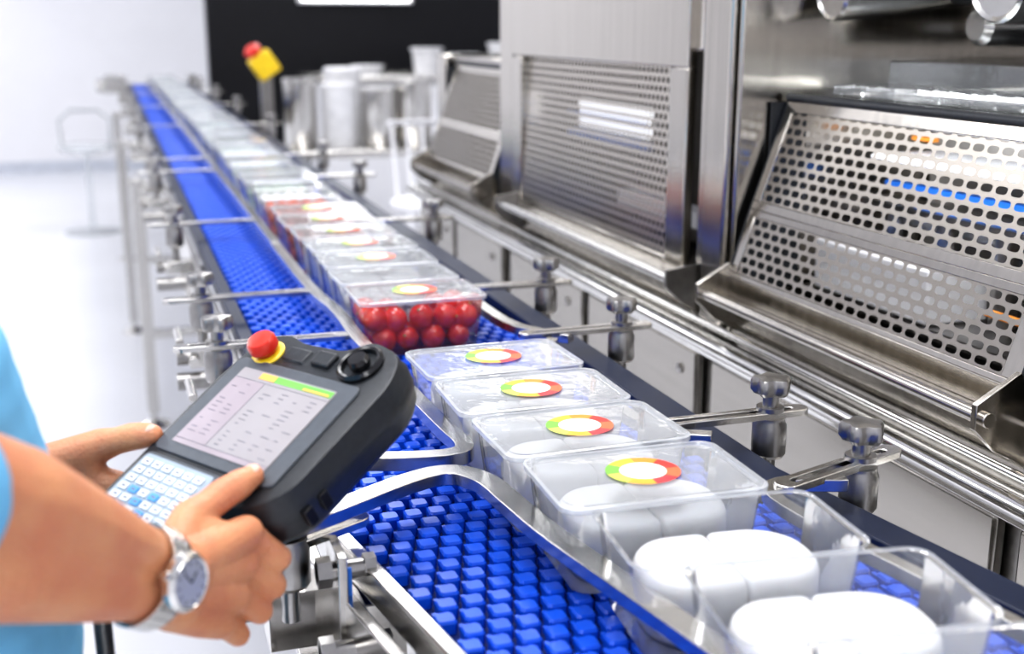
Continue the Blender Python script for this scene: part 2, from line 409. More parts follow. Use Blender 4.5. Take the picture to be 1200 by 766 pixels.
br.obj('slotted_brackets', STEEL, conv, bevel=.001)
kn.obj('clamp_knobs', STEEL_D, conv, ang=.5)
mb = MB(); mb.box((.159, .915, .995), (.163, .93, 1.06)); mb.box((.173, .90, .92), (.177, .915, 1.0)); mb.obj('blue_sensor_strips', BLUEP, conv)
mb = MB(); mb.box((.25, .5, .70), (.56, .92, .93)); mb.box((.2, 1.1, .80), (.56, 1.7, .93)); mb.obj('drive_housing', STEEL, conv, bevel=.004)
mb = MB()
mb.cyl((.10, 10.15, 1.0), (.64, 10.15, 1.0), .05); mb.box((.08, 10.0, .9), (.14, 10.25, 1.12)); mb.box((.62, 10.0, .9), (.68, 10.25, 1.12))
mb.box((-.02, 9.75, 1.0), (.13, 10.0, 1.13)); mb.cyl((-.08, 9.87, 1.05), (-.02, 9.87, 1.05), .05)
mb.obj('end_drive', STEEL, conv, bevel=.004)

# ------------------------------------------------------------------ food containers
def container(kind, hx, hy, h=.078, lid=True, label=True, wall=None):
    mb = MB(); mats = [wall or CLEAR, CLEARL, CLEARE, WCAKE, TOM, TOML, REDF, LABEL, LABW, GREENF]
    def lp(kx, ky, z, r=.016): return [(x, y, z) for x, y in rr(kx, ky, r)]
    mb.loft([lp(hx*.84, hy*.84, .0015), lp(hx*.865, hy*.865, .006), lp(hx*.95, hy*.95, h-.004)], 0, cap0=True, cap1=False)
    mb.loft([lp(hx*.95, hy*.95, h-.0035), lp(hx*.995, hy*.99, h-.0028), lp(hx*.995, hy*.99, h-.001)], 2, cap0=False, cap1=False)
    if lid:
        mb.loft([lp(hx*1.0, hy*1.0, h-.002), lp(hx*1.0, hy*1.0, h+.002), lp(hx*.975, hy*.965, h+.003)], 2, cap0=False, cap1=False)
        mb.loft([lp(hx*.975, hy*.965, h+.003), lp(hx*.93, hy*.91, h+.003), lp(hx*.92, hy*.90, h+.0015), lp(hx*.5, hy*.5, h+.002)], 1, cap0=False, cap1=True)
    if label:
        n = 32; z = h+.0042; ro, ri = .0325, .0205; vs = []
        for i in range(n):
            t = 2*math.pi*i/n; vs += [(ro*math.cos(t), ro*math.sin(t)*.95, z), (ri*math.cos(t), ri*math.sin(t)*.95, z)]
        for i in range(n): mb.uv[len(mb.f)+i] = [((i+.5)/n, .5)]*4
        mb.add(vs, [(2*i, 2*((i+1) % n), 2*((i+1) % n)+1, 2*i+1) for i in range(n)], 7)
        mb.add([(ri*math.cos(2*math.pi*i/n), ri*math.sin(2*math.pi*i/n)*.95, z) for i in range(n)], [tuple(range(n))], 8)
    if kind == 'cake':
        # two D-shaped cakes touching along a straight seam
        ry = hy*.81
        for sg in (-1, 1):
            def dl(z, kk=0):
                o = []
                R = .040-kk*.5; x1 = .0705-kk; y1 = ry-kk; x0 = .0006+kk*.45
                for i in range(9):
                    a = math.radians(-90+90*i/8); o.append((x1-R+R*math.cos(a), -y1+R+R*math.sin(a)))
                for i in range(9):
                    a = math.radians(90*i/8); o.append((x1-R+R*math.cos(a), y1-R+R*math.sin(a)))
                rs = .006
                for i in range(4):
                    a = math.radians(90+90*i/3); o.append((x0+rs+rs*math.cos(a), y1-rs+rs*math.sin(a)))
                for i in range(4):
                    a = math.radians(180+90*i/3); o.append((x0+rs+rs*math.cos(a), -y1+rs+rs*math.sin(a)))
                if sg < 0: o = [(-px_, py_) for px_, py_ in reversed(o)]
                return [(px_, py_, z) for px_, py_ in o]
            mb.loft([dl(.003, .004), dl(.008, .001), dl(.02), dl(.046), dl(.0505, .001), dl(.0535, .003), dl(.055, .007), dl(.0558, .014)], 3)
    elif kind == 'tomato':
        rnd = random.Random(11)
        for lay, z in enumerate((.0205, .048)):
            for i in range(4+lay):
                for j in range(3):
                    if lay and j != 0 and rnd.random() < .25: continue
                    x = (i-(3+lay)/2)*.0355+rnd.uniform(-.002, .002); yv = (j-1)*.034+rnd.uniform(-.002, .002)
                    rad = .0180+rnd.uniform(-.0016, .0004); lim = hx*.91-rad if lay else hx*.87-rad
                    x = max(-lim, min(lim, x)); ly = hy*(.92 if lay else .885)-rad; yv = max(-ly, min(ly, yv))
                    zc = z+rnd.uniform(-.002, .005)*(lay)
                    a = V((rnd.uniform(-1,1), rnd.uniform(-1,1), rnd.uniform(0,1))).normalized()
                    mb.sph((x, yv, zc), rad, 18, 12, 4)
                    p = V((x, yv, zc))+a*(rad+.0001)
                    mb.ell(p, (.0025,0,0), (0,.0025,0), (0,0,.002), 6, 4, 5)
    elif kind in ('red', 'green', 'white'):
        mi = {'red': 6, 'green': 9, 'white': 3}[kind]; rnd = random.Random(len(kind))
        for i in range(5):
            for j in range(3):
                for kz in range(2):
                    c = ((i-2)*.029+rnd.uniform(-.003, .003), (j-1)*.026, .017+kz*.022)
                    mb.ell(c, (.017, .002, 0), (0, .014, .002), (0, 0, .014+rnd.uniform(0, .004)), 10, 7, mi)
    return mb.mesh('container_'+kind, mats, ang=.7)
M_tom = container('tomato', .0925, .066, wall=CLEAR2)
M_cake = container('cake', .092, .068, label=True)
M_cakeN = container('cake', .092, .062, lid=True, label=True)
M_open = container('cake', .0945, .0585, h=.080, lid=False, label=False)
M_white = container('white', .092, .068, label=False, lid=False)
M_whiteN = container('white', .092, .062, label=False)
M_red = container('red', .092, .070, wall=CLEAR2)
M_redN = container('red', .092, .070, label=False, lid=False, wall=CLEAR2)
M_green = container('green', .092, .068, label=False)
M_empty = container('empty', .092, .068, lid=False, label=False)
def put(me, x, y, rot=0, z=BZ+.0005):
    o = bpy.data.objects.new('food_container', me); S.collection.objects.link(o)
    o.location = (x, y, z); o.rotation_euler = (0, 0, math.radians(rot))
for x, y, r in ((.485, .385, -9), (.463, .510, -9), (.443, .633, -8), (.424, .753, -5)): put(M_open, x, y, r)
for x, y, r in ((.408, .873, -2), (.401, 1.002, 1), (.397, 1.130, -1), (.397, 1.262, 1)): put(M_cakeN, x, y, r)
put(M_tom, .397, 1.638, 0)
put(M_whiteN, .395, 1.768, 1)
put(M_cake, .398, 1.905, -1); put(M_cake, .400, 2.050, 1); put(M_cake, .397, 2.195, 0)
y = 2.34; seq = [M_red, M_red, M_redN, M_redN, M_white]; kinds = [M_white, M_green, M_white, M_empty, M_white, M_green, M_whiteN]
i = 0
while y < 9.8:
    me = seq[i] if i < len(seq) else kinds[i % len(kinds)]
    put(me, .397+random.uniform(-.006, .006), y, random.uniform(-2, 2)); y += .142+random.uniform(0, .006); i += 1

# ------------------------------------------------------------------ packaging machine
mac = empty('packaging_machine')
mb = MB()
mb.box((.885, .2, .12), (1.7, 3.5, 1.02))
for y in (.3, 1.3, 2.4, 3.4): mb.cyl((1.0, y, 0), (1.0, y, .12), .03); mb.cyl((1.6, y, 0), (1.6, y, .12), .03)
mb.obj('lower_body', STEEL_D, mac, bevel=.004)
mb = MB()
for a, b in ((.25, .93), (.965, 1.615), (1.665, 2.13), (2.16, 2.62), (2.68, 3.08), (3.11, 3.48)):
    mb.box((.866, a, .52), (.884, b, .992))
mb.obj('lower_doors', STEEL_DR, mac, bevel=.005)
mb = MB()
for yy in (.30, 1.72, 2.24, 2.76, 3.18): mb.lathe([(.009, 0), (.009, .003), (.006, .005)], (.866, yy, .95), (-1, 0, 0))
mb.obj('door_locks', STEEL_D, mac)
mb = MB(); mb.box((.842, .2, 1.021), (1.0, 3.5, 1.036)); mb.cyl((.842, .2, 1.026), (.842, 3.5, 1.026), .0125)
mb.box((.856, .2, .997), (.885, 3.5, 1.020)); mb.cyl((.868, .2, 1.045), (.868, 3.5, 1.045), .006)
mb.obj('front_ledge', STEEL_P, mac, bevel=.002)
mb = MB()
mb.box((.88, 1.59, 1.037), (1.7, 1.71, 2.5)); mb.box((.88, 2.64, 1.037), (1.7, 2.74, 2.5))
mb.box((.88, 1.71, 1.46), (1.7, 2.64, 2.5)); mb.box((.88, 1.71, 1.037), (.93, 2.64, 1.10))
mb.box((1.42, .2, 1.037), (1.7, 3.5, 1.5)); mb.box((1.45, .2, 1.5), (1.7, 1.59, 2.5))
mb.box((.93, 3.42, 1.037), (1.45, 3.5, 1.42)); mb.box((.95, 2.74, 1.40), (1.45, 3.5, 1.42))
mb.box((.88, .2, 1.037), (1.5, .9, 1.40))
mb.box((.885, .9, 1.037), (.935, 1.59, 1.098)); mb.box((.885, 2.74, 1.037), (.935, 3.42, 1.098))
mb.box((.866, 1.595, 1.04), (.879, 1.665, 2.4))
mb.obj('cabinet_walls', STEEL_V, mac, bevel=.006)
# mid door: frame + perforated panel
mb = MB()
for a, b in (((.868, 1.735, 1.435), (.886, 2.61, 1.8)), ((.868, 1.735, 1.10), (.886, 1.80, 1.436)), ((.868, 2.55, 1.10), (.886, 2.61, 1.436)), ((.868, 1.8, 1.10), (.886, 2.55, 1.125))):
    mb.box(a, b)
mb.obj('mid_door_frame', STEEL_V, mac, bevel=.003)
def perfquad(mb, p):
    p = [V(q) for q in p]; L = (p[1]-p[0]).length; Hh = (p[3]-p[0]).length
    mb.uv[len(mb.f)] = [(0, 0), (L, 0), (L, Hh), (0, Hh)]
    mb.add([tuple(q) for q in p], [(0, 1, 2, 3)])
mb = MB(); perfquad(mb, [(.870, 1.8, 1.12), (.870, 2.55, 1.12), (.884, 2.55, 1.436), (.884, 1.8, 1.436)])
mb.obj('mid_perforated_panel', PERF_R, mac, smooth=False)
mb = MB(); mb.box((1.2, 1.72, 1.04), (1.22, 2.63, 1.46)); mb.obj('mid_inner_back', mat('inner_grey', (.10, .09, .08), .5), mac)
mb = MB(); mb.box((1.0, 1.85, 1.14), (1.04, 2.3, 1.17)); mb.box((1.10, 1.9, 1.04), (1.16, 2.1, 1.22)); mb.obj('mid_inner_rail', WHITE, mac)
mb = MB(); mb.box((.99, 2.14, 1.285), (1.0, 2.50, 1.345)); mb.obj('mid_reflection_glow', GLOWP, mac)  # glowing panel added behind the holes to stand in for a bright reflection
mb = MB(); mb.box((.97, 2.10, 1.268), (.985, 2.52, 1.280)); mb.box((.97, 2.10, 1.312), (.975, 2.52, 1.318)); mb.obj('mid_inner_blue_rail', BLUEP, mac)

def guard(y0, y1, nm):
    T = (.955, 1.392); B = (.90, 1.235); C = (.868, 1.135)
    fr = MB(); pf = MB(); dk = MB()
    def strip(P, Q, a, b, th=.004, ye=None):
        P = V((P[0], 0, P[1])); Q = V((Q[0], 0, Q[1])); d = (Q-P).normalized(); n = V((d.z, 0, -d.x))
        if n.x > 0: n = -n
        vs = []
        for yy in (a, b):
            for p in (P, Q, Q-n*th, P-n*th): vs.append((p.x, yy, p.z))
        fr.add(vs, [(0,1,2,3),(7,6,5,4),(0,4,5,1),(1,5,6,2),(2,6,7,3),(3,7,4,0)])
    def lerp(P, Q, t): return (P[0]+(Q[0]-P[0])*t, P[1]+(Q[1]-P[1])*t)
    for P, Q, a, b in ((T, B, .10, .92), (B, C, .10, .93)):
        strip(P, lerp(P, Q, a), y0, y1); strip(lerp(P, Q, b), Q, y0, y1)
        strip(lerp(P, Q, a), lerp(P, Q, b), y0, y0+.03); strip(lerp(P, Q, a), lerp(P, Q, b), y1-.02, y1)
        hi = lerp(P, Q, a); lo = lerp(P, Q, b)
        perfquad(pf, [(lo[0]+.002, y0+.03, lo[1]), (lo[0]+.002, y1-.02, lo[1]), (hi[0]+.002, y1-.02, hi[1]), (hi[0]+.002, y0+.03, hi[1])])
    strip(C, (.868, 1.104), y0, y1); strip((.870, 1.104), (.832, 1.104), y0, y1, .004)
    fr.cyl((.828, y0-.01, 1.109), (.828, y1+.01, 1.109), .0085)
    for yy in (y0, y1):
        pr = [(.955, 1.392), (.965, 1.39), (.965, 1.10), (.872, 1.10), (.868, 1.14), (.90, 1.235)]
        n = len(pr); vs = [(x, yy-.002, z) for x, z in pr]+[(x, yy+.002, z) for x, z in pr]
        dk.add(vs, [tuple(range(n-1, -1, -1)), tuple(range(n, 2*n))]+[(i, (i+1) % n, n+(i+1) % n, n+i) for i in range(n)])
        pr = [(.815, 1.125), (.815, 1.098), (.845, 1.07), (.885, 1.05), (.885, 1.125), (.868, 1.155)]
        vs = [(x, yy-.004, z) for x, z in pr]+[(x, yy+.004, z) for x, z in pr]
        fr.add(vs, [tuple(range(n-1, -1, -1)), tuple(range(n, 2*n))]+[(i, (i+1) % n, n+(i+1) % n, n+i) for i in range(n)])
    dk.cyl((.957, y0, 1.397), (.957, y1, 1.397), .006)
    dk.sweep([(.962, y1+.006, 1.25), (.962, y1+.010, 1.25)], .03, .14)
    fr.obj(nm+'_frame', STEEL_V, mac, bevel=.001); pf.obj(nm+'_perforated_sheet', PERF_S, mac, smooth=False); dk.obj(nm+'_seal', RUBBER, mac)
guard(.955, 1.575, 'near_guard'); guard(2.77, 3.38, 'far_guard')
mb = MB(); mb.box((.828, 1.68, 1.100), (.88, 2.57, 1.105)); mb.cyl((.828, 1.68, 1.108), (.828, 2.57, 1.108), .0085)
mb.obj('mid_tray_rail', STEEL_G, mac, bevel=.001)
mb = MB()
for yy in (1.68, 2.57):
    pr = [(.815, 1.125), (.815, 1.098), (.845, 1.07), (.88, 1.05), (.88, 1.135)]; n = 5
    vs = [(x, yy-.004, z) for x, z in pr]+[(x, yy+.004, z) for x, z in pr]
    mb.add(vs, [tuple(range(n-1, -1, -1)), tuple(range(n, 2*n))]+[(i, (i+1) % n, n+(i+1) % n, n+i) for i in range(n)])
mb.obj('mid_rail_cheeks', STEEL_D, mac)
# inside near bay
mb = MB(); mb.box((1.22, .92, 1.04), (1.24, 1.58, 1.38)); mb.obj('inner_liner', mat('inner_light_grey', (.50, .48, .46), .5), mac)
mb = MB(); mb.box((1.0, 1.28, 1.115), (1.1, 1.55, 1.19)); mb.box((1.12, 1.30, 1.21), (1.15, 1.56, 1.24)); mb.box((1.05, .97, 1.31), (1.2, 1.5, 1.32)); mb.obj('inner_white_trays', WHITE, mac, bevel=.004)
mb = MB(); mb.box((1.0, .92, 1.10), (1.22, 1.58, 1.113)); mb.obj('inner_deck', STEEL_D, mac)
mb = MB(); mb.box((1.08, .95, 1.268), (1.095, 1.50, 1.280)); mb.box((1.075, 1.05, 1.245), (1.08, 1.42, 1.252)); mb.box((1.03, 1.30, 1.19), (1.045, 1.5, 1.205)); mb.obj('inner_blue_rails', BLUEP, mac)
mb = MB(); mb.box((1.00, 1.0, 1.155), (1.01, 1.17, 1.162)); mb.box((1.12, 1.45, 1.337), (1.13, 1.5, 1.343)); mb.obj('inner_orange_parts', ORANGE, mac)
mb = MB()
for k in range(5): mb.cyl((1.09, 1.00+k*.12, 1.115), (1.09, 1.00+k*.12, 1.24), .018)
mb.box((1.06, .96, 1.24), (1.13, 1.55, 1.25)); mb.obj('inner_mechanism', STEEL_D, mac)
mb = MB(); mb.box((.965, .92, 1.395), (1.42, 1.585, 1.402)); mb.box((1.10, .95, 1.404), (1.40, 1.54, 1.45)); mb.box((.98, 1.0, 1.404), (1.08, 1.5, 1.42)); mb.obj('acrylic_top_cover', GLASS, mac, bevel=.003)
mb = MB(); mb.box((1.30, .95, 1.49), (1.44, 1.52, 1.505)); mb.obj('upper_shelf', WHITE, mac, bevel=.002)
mb = MB()
mb.lathe([(.036, .004), (.040, 0), (.044, .004), (.046, .10), (.046, .35)], (.985, 1.53, 1.548), (1, -.05, .12), mi=0)
mb.lathe([(.042, .004), (.047, 0), (.051, .004), (.052, .10), (.052, .35)], (1.06, 1.28, 1.552), (1, 0, .10), mi=0)
mb.lathe([(.02, 0), (.028, .01), (.03, .25)], (1.15, 1.42, 1.50), (1, 0, .0), mi=0)
mb.obj('forming_cylinders', STEEL_G, mac)
mb = MB(); mb.box((1.16, .95, 1.53), (1.42, 1.5, 1.58)); mb.obj('actuator_block', DARK, mac, bevel=.01)
ld = bpy.data.lights.new('bay_fill_light', 'AREA'); ld.shape = 'RECTANGLE'; ld.size = .08; ld.size_y = .5; ld.energy = 1.5  # fill light added to brighten the otherwise dark bay interior
lo = bpy.data.objects.new('bay_fill_light', ld); S.collection.objects.link(lo); lo.location = (1.0, 1.26, 1.385); lo.rotation_euler = (0, math.radians(-35), 0); lo.parent = mac
mb = MB(); mb.box((.965, .98, 1.388), (1.04, 1.54, 1.393)); mb.obj('bay_fill_housing', STEEL, mac)  # made-up plate for the added fill light

# ------------------------------------------------------------------ background objects
mb = MB(); mb.box((.72, 9.2, 0), (4.6, 9.35, 2.9)); mb.obj('exhibition_display_wall', BLACKW, bevel=.01)
e = empty('lit_wall_sign'); mb = MB(); mb.box((1.38, 9.14, 1.66), (2.25, 9.195, 2.15)); mb.obj('casing', WHITE, e, bevel=.01)
mb = MB(); mb.box((1.41, 9.13, 1.68), (2.22, 9.142, 2.12)); mb.obj('lit_face', LAMP, e)
e = empty('emergency_stop_station'); mb = MB(); ex, ey = .76, 6.2
mb.cyl((ex, ey, 0), (ex, ey, 1.26), .022); mb.lathe([(.035, 0), (.035, .012), (.03, .02)], (ex, ey, 0)); mb.box((ex-.03, ey-.03, .95), (ex+.03, ey+.03, 1.26)); mb.obj('post', STEEL_D, e)
mb = MB(); Mx = Matrix.Translation((ex-.01, ey, 1.315)) @ Matrix.Rotation(-.6, 4, 'Y'); mb.box((-.060, -.05, -.070), (.060, .05, .055), 0, Mx); mb.obj('yellow_box', YELLOW, e, bevel=.014)
mb = MB(); mb.lathe([(.02, 0), (.02, .02), (.042, .022), (.044, .045), (.028, .058)], (ex-.042, ey-.01, 1.352), (-.55, -.25, .75)); mb.obj('red_button', RED, e)
e = empty('side_table'); mb = MB(); mb.box((.84, 6.1, .84), (2.1, 6.8, .88))
for x, y in ((.87, 6.15), (2.05, 6.15), (.87, 6.75), (2.05, 6.75)): mb.box((x-.02, y-.02, 0), (x+.02, y+.02, .84))
mb.box((.87, 6.15, .3), (2.05, 6.75, .33)); mb.obj('frame', STEEL, e, bevel=.004)
CANW = mat('canister_white', (.74, .74, .76), .35)
for k, (x, y, r, h, m) in enumerate(((.945, 6.33, .085, .36, STEEL), (1.14, 6.3, .09, .33, CANW), (1.22, 6.6, .1, .40, CANW), (1.35, 6.3, .09, .30, STEEL), (1.55, 6.35, .1, .34, STEEL), (1.78, 6.35, .09, .28, CANW), (1.97, 6.5, .1, .32, CANW))):
    mb = MB(); mb.lathe([(r*.9, 0), (r, .015), (r, h-.03), (r*1.04, h-.028), (r*1.04, h-.01), (r*.95, h)], (x, y, .8805)); mb.obj('storage_canister', m)
def tubm(x, y, z, r, h, m):
    mb = MB(); mb.lathe([(r*.8, 0), (r*.95, h*.9), (r*1.05, h*.9), (r*1.05, h)], (x, y, z)); mb.obj('white_tub', m)
e = empty('rear_counter'); mb = MB(); mb.box((1.3, 7.6, 0), (4.2, 8.3, 1.15)); mb.obj('base', WHITE, e, bevel=.01); mb = MB(); mb.box((1.25, 7.55, 1.15), (4.25, 8.35, 1.19)); mb.obj('top', STEEL, e, bevel=.005)
for x, h in ((1.62, .06), (2.02, .17), (2.27, .13), (2.55, .2)): tubm(x, 7.85, 1.1905, .105, h, CANW)
def stool(x, y, hs):
    e = empty('bar_stool', (x, y, 0)); mb = MB()
    mb.lathe([(.20, 0), (.20, .01), (.05, .025), (.03, .03)], (0, 0, 0)); mb.cyl((0, 0, .02), (0, 0, hs-.03), .018); mb.obj('pedestal', CLEARE, e)
    mb = MB(); mb.lathe([(.14, -.03), (.19, -.01), (.20, .02), (.17, .035)], (0, 0, hs))
    for sgn in (-1, 1): mb.chain([(V((.17*sgn, .1, hs)), .012), (V((.18*sgn, .14, hs+.2)), .012), (V((.1*sgn, .17, hs+.27)), .012)])
    mb.chain([(V((-.1, .17, hs+.27)), .012), (V((.1, .17, hs+.27)), .012)]); mb.obj('seat', CLEARE, e)
stool(-.18, 9.4, .62)
e = empty('wire_chair'); mb = MB()
cx, cy = 1.33, 5.1
for sx in (-1, 1):
    for sy in (-1, 1): mb.chain([(V((cx+.2*sx, cy+.2*sy, .011)), .011), (V((cx+.13*sx, cy+.12*sy, .72)), .011)])
for k in range(5): mb.chain([(V((cx-.13+.065*k, cy+.13, .72)), .008), (V((cx-.14+.07*k, cy+.18, 1.08)), .008)])
mb.chain([(V((cx-.15, cy+.18, 1.08)), .012), (V((cx+.15, cy+.18, 1.08)), .012)])
mb.obj('frame', WHITE, e); mb = MB(); mb.lathe([(.15, -.02), (.19, 0), (.19, .02), (.16, .03)], (cx, cy, .73)); mb.obj('seat', WHITE, e)

# ------------------------------------------------------------------ teach pendant (local frame: s right, t up, w out of face)
PC = V((.0926, .9211, 1.1959))
pr_ = V((.532, -.847, .0)).normalized(); pn_ = V((-.4237, -.2604, .868)); pn_ = (pn_-pr_*pn_.dot(pr_)).normalized(); pu_ = pn_.cross(pr_).normalized()
PM = Matrix(((pr_.x, pu_.x, pn_.x, PC.x), (pr_.y, pu_.y, pn_.y, PC.y), (pr_.z, pu_.z, pn_.z, PC.z), (0, 0, 0, 1)))
def L(s, t, w): return PM @ V((s, t, w))
pen = empty('teach_pendant')
def rnd_poly(pts, r=.012, n=4):
    out = []; P = [V((a, b, 0)) for a, b in pts]; k = len(P)
    for i in range(k):
        p = P[i]; a = (P[i-1]-p); b = (P[(i+1) % k]-p); rr_ = min(r, a.length*.45, b.length*.45)
        A = p+a.normalized()*rr_; B = p+b.normalized()*rr_
        for j in range(n+1):
            t = j/n; q = A*(1-t)**2+p*2*t*(1-t)+B*t*t; out.append((q.x, q.y))
    return out
outl = [(.022, -.150), (.028, -.088), (.070, -.074), (.090, -.050), (.093, .070), (.078, .100), (.040, .108), (.022, .090), (-.030, .088), (-.050, .094), (-.078, .084), (-.084, .03), (-.080, -.150)]
po = rnd_poly(outl, .014)
cx_ = sum(p[0] for p in po)/len(po); cy_ = sum(p[1] for p in po)/len(po)
def insl(k, w): return [L(cx_+(a-cx_)*k, cy_+(b-cy_)*k, w) for a, b in po]
mb = MB(); mb.loft([insl(.88, -.048), insl(.96, -.046), insl(.99, -.040), insl(1.0, -.030), insl(1.018, -.027), insl(1.018, -.014), insl(1.0, -.011), insl(.995, -.004), insl(.982, -.0005), insl(.965, .0)])
mb.obj('housing', RUBBER, pen, ang=.9)
def lbox(mb, a, b, mi=0): mb.box(a, b, mi, PM)
mb = MB()
def lprism(mb, pts, z0, z1, r=.006, mi=0):
    mb.prism(rnd_poly(pts, r), z0, z1, mi, PM)
lprism(mb, [(-.075, -.054), (.072, -.054), (.072, .056), (-.075, .056)], -.001, .0022, .008)
lprism(mb, [(-.075, -.144), (.017, -.144), (.019, -.058), (-.075, -.058)], -.001, .0012)
mb.obj('bezel', PGREY, pen, bevel=.0008)
mb = MB(); lprism(mb, [(-.060, -.044), (.054, -.044), (.054, .045), (-.060, .045)], .0022, .0030, .002); mb.obj('screen', SCREEN, pen)
mb = MB()
rnd = random.Random(2)
for r_ in range(14):
    t = .028-r_*.0048
    for s0 in (-.055, -.040, -.015, .004, .022, .038):
        w_ = rnd.uniform(.004, .010)
        if rnd.random() < .6: lbox(mb, (s0, t, .0031), (s0+w_, t+.0005, .0033))
lbox(mb, (-.06, -.0390, .0031), (.054, -.0387, .0033)); lbox(mb, (-.06, .0335, .0031), (.054, .0338, .0033)); lbox(mb, (-.0225, -.039, .0031), (-.0222, .0335, .0033))
mb.obj('screen_text', SCRT, pen, smooth=False)
mb = MB(); lbox(mb, (-.0595, -.0385, .0030), (-.0228, .0333, .00308)); lbox(mb, (-.0595, -.0435, .0030), (.0535, -.0392, .00308)); mb.obj('screen_side_panel', SCRP, pen, smooth=False)
mb = MB(); lbox(mb, (-.015, .037, .003), (.053, .0435, .0033)); mb.obj('screen_header', SCRG, pen, smooth=False)
mb = MB(); lbox(mb, (-.034, .037, .003), (-.0155, .0435, .0034)); lbox(mb, (.020, .0375, .0033), (.050, .0395, .0036)); mb.obj('screen_header_mark', SCRO, pen, smooth=False)
mb = MB(); lprism(mb, [(-.072, -.141), (.014, -.141), (.015, -.061), (-.072, -.061)], .0012, .0018, .004); mb.obj('keypad', KEYP, pen)
kw = MB(); kb = MB(); kk = MB()
for r_ in range(8):
    for c_ in range(6):
        s = -.068+c_*.0133; t = -.0720-r_*.0088
        tgt = kb if ((r_ in (3, 4, 5, 6) and c_ in (1, 2, 3) and (r_+c_) % 2 == 0) or (r_ == 7 and c_ > 1)) else kw
        lprism(tgt, [(s, t), (s+.0105, t), (s+.0105, t+.0064), (s, t+.0064)], .0018, .0030, .0012)
        lbox(kk, (s+.003, t+.0024, .003), (s+.0078, t+.0040, .0031))
kw.obj('keys_white', KEYW, pen); kb.obj('keys_blue', KEYB, pen); kk.obj('key_legends', SCRT, pen, smooth=False)
def llathe(mb, prof, s, t, w0): mb.lathe(prof, L(s, t, w0), pn_, 28)
es, et = -.053, .066
mb = MB(); llathe(mb, [(.0155, -.004), (.0155, .001), (.0140, .002), (.010, .003)], es, et, 0); mb.obj('estop_collar', YELLOW, pen)
mb = MB(); llathe(mb, [(.009, .002), (.009, .005), (.0115, .006), (.0130, .008), (.0130, .015), (.0110, .018), (.006, .019)], es, et, 0); mb.obj('estop_button', RED, pen)
mb = MB(); llathe(mb, [(.0205, -.004), (.0205, .003), (.018, .0055), (.0160, .0045), (.0150, -.0), (.008, -.001)], .050, .078, 0)
llathe(mb, [(.0085, 0), (.0095, .006), (.0075, .0095), (.003, .010)], .050, .078, 0); mb.obj('jog_knob', mat('gloss_black', (.012, .012, .014), .2), pen)
mb = MB(); lbox(mb, (.0, .066, -.002), (.022, .082, .004)); lbox(mb, (-.035, .064, -.002), (-.008, .080, .002)); mb.obj('mode_switch', RUBBER, pen, bevel=.002)
mb = MB()
for t0 in (-.052, -.035): mb.box((.088, t0, -.036), (.0945, t0+.009, -.020), 0, PM)
mb.obj('side_buttons', BLACKW, pen, bevel=.001)
cab = MB(); cab.chain([(L(-.03, -.145, -.025), .008), (L(-.028, -.17, -.03), .007), (V((-.03, .78, 1.03)), .006), (V((-.02, .70, .8)), .006), (V((.0, .75, .3)), .006), (V((.03, .9, .007)), .006), (V((.06, 1.5, .007)), .006)])
cab.obj('cable', RUBBER, pen)

# ------------------------------------------------------------------ worker
wk = empty('worker')
def organic(mb, name, m, voxel, smooth_it=6, parent=wk):
    o = mb.obj(name, m, parent)
    r = o.modifiers.new('remesh', 'REMESH'); r.mode = 'VOXEL'; r.voxel_size = voxel; r.use_smooth_shade = True
    s = o.modifiers.new('smooth', 'SMOOTH'); s.factor = .5; s.iterations = smooth_it
    return o
def hand(mb, W, cmc, tm, ip, tip, F, tipdir=None):
    W, cmc, tm, ip, tip = [L(*p) for p in (W, cmc, tm, ip, tip)]
    F = [[L(*p) for p in f] for f in F]
    ac = (F[0][0]-F[3][0]).normalized()
    rads = [(.0122, .0104, .0092, .0080), (.0124, .0107, .0094, .0080), (.0117, .0101, .0088, .0076), (.0106, .0090, .0078, .0068)]
    ws = [W+ac*(.0135-.009*i) for i in range(4)]
    for i, f in enumerate(F):
        mb.chain([(ws[i], .0175), (ws[i].lerp(f[0], .6), .0152), (f[0], rads[i][0]+.0014)])
        f2 = []
        for k in range(3):   # slight waist between the joints
            f2 += [(f[k], rads[i][k]), (f[k].lerp(f[k+1], .5), (rads[i][k]+rads[i][k+1])/2-.0009)]
        mb.chain(f2+[(f[3], rads[i][3])])
    for i in range(3):
        mb.chain([((ws[i]+ws[i+1])/2, .0165), ((F[i][0]+F[i+1][0])/2*.85+(ws[i]+ws[i+1])/2*.15, .0106)])
    mb.chain([(cmc, .0170), (tm, .0145), (tm.lerp(ip, .5), .0116), (ip, .0119), (ip.lerp(tip, .55), .0112), (tip, .0084)])
    mb.chain([(W.lerp(cmc, .4), .018), (cmc, .0168)])
    for u in (.25, .5, .75):
        mb.chain([(cmc.lerp(tm, .75*u+.1), .0138), (ws[0].lerp(F[0][0], .5*u+.35), .0138)])
    mb.chain([(tm.lerp(cmc, .35), .012), (F[0][0].lerp(ws[0], .25), .0118)])
    return W, ws, ip, tip
mb = MB()
RW = (.0917, -.1546, .020)
W, ws, ip, tip = hand(mb, RW, (.074, -.138, .027), (.060, -.111, .0265), (.0555, -.0805, .0175), (.0555, -.052, .0085),
    [[(.0723, -.088, -.0095), (.0745, -.079, -.047), (.0500, -.074, -.064), (.0260, -.071, -.059)],
     [(.0754, -.1055, -.023), (.0735, -.0940, -.0620), (.0480, -.087, -.073), (.0240, -.083, -.064)],
     [(.0815, -.1250, -.0315), (.0755, -.1140, -.067), (.0500, -.105, -.077), (.0270, -.100, -.067)],
     [(.0840, -.1455, -.0365), (.0735, -.1365, -.068), (.0520, -.128, -.077), (.0340, -.120, -.070)]])
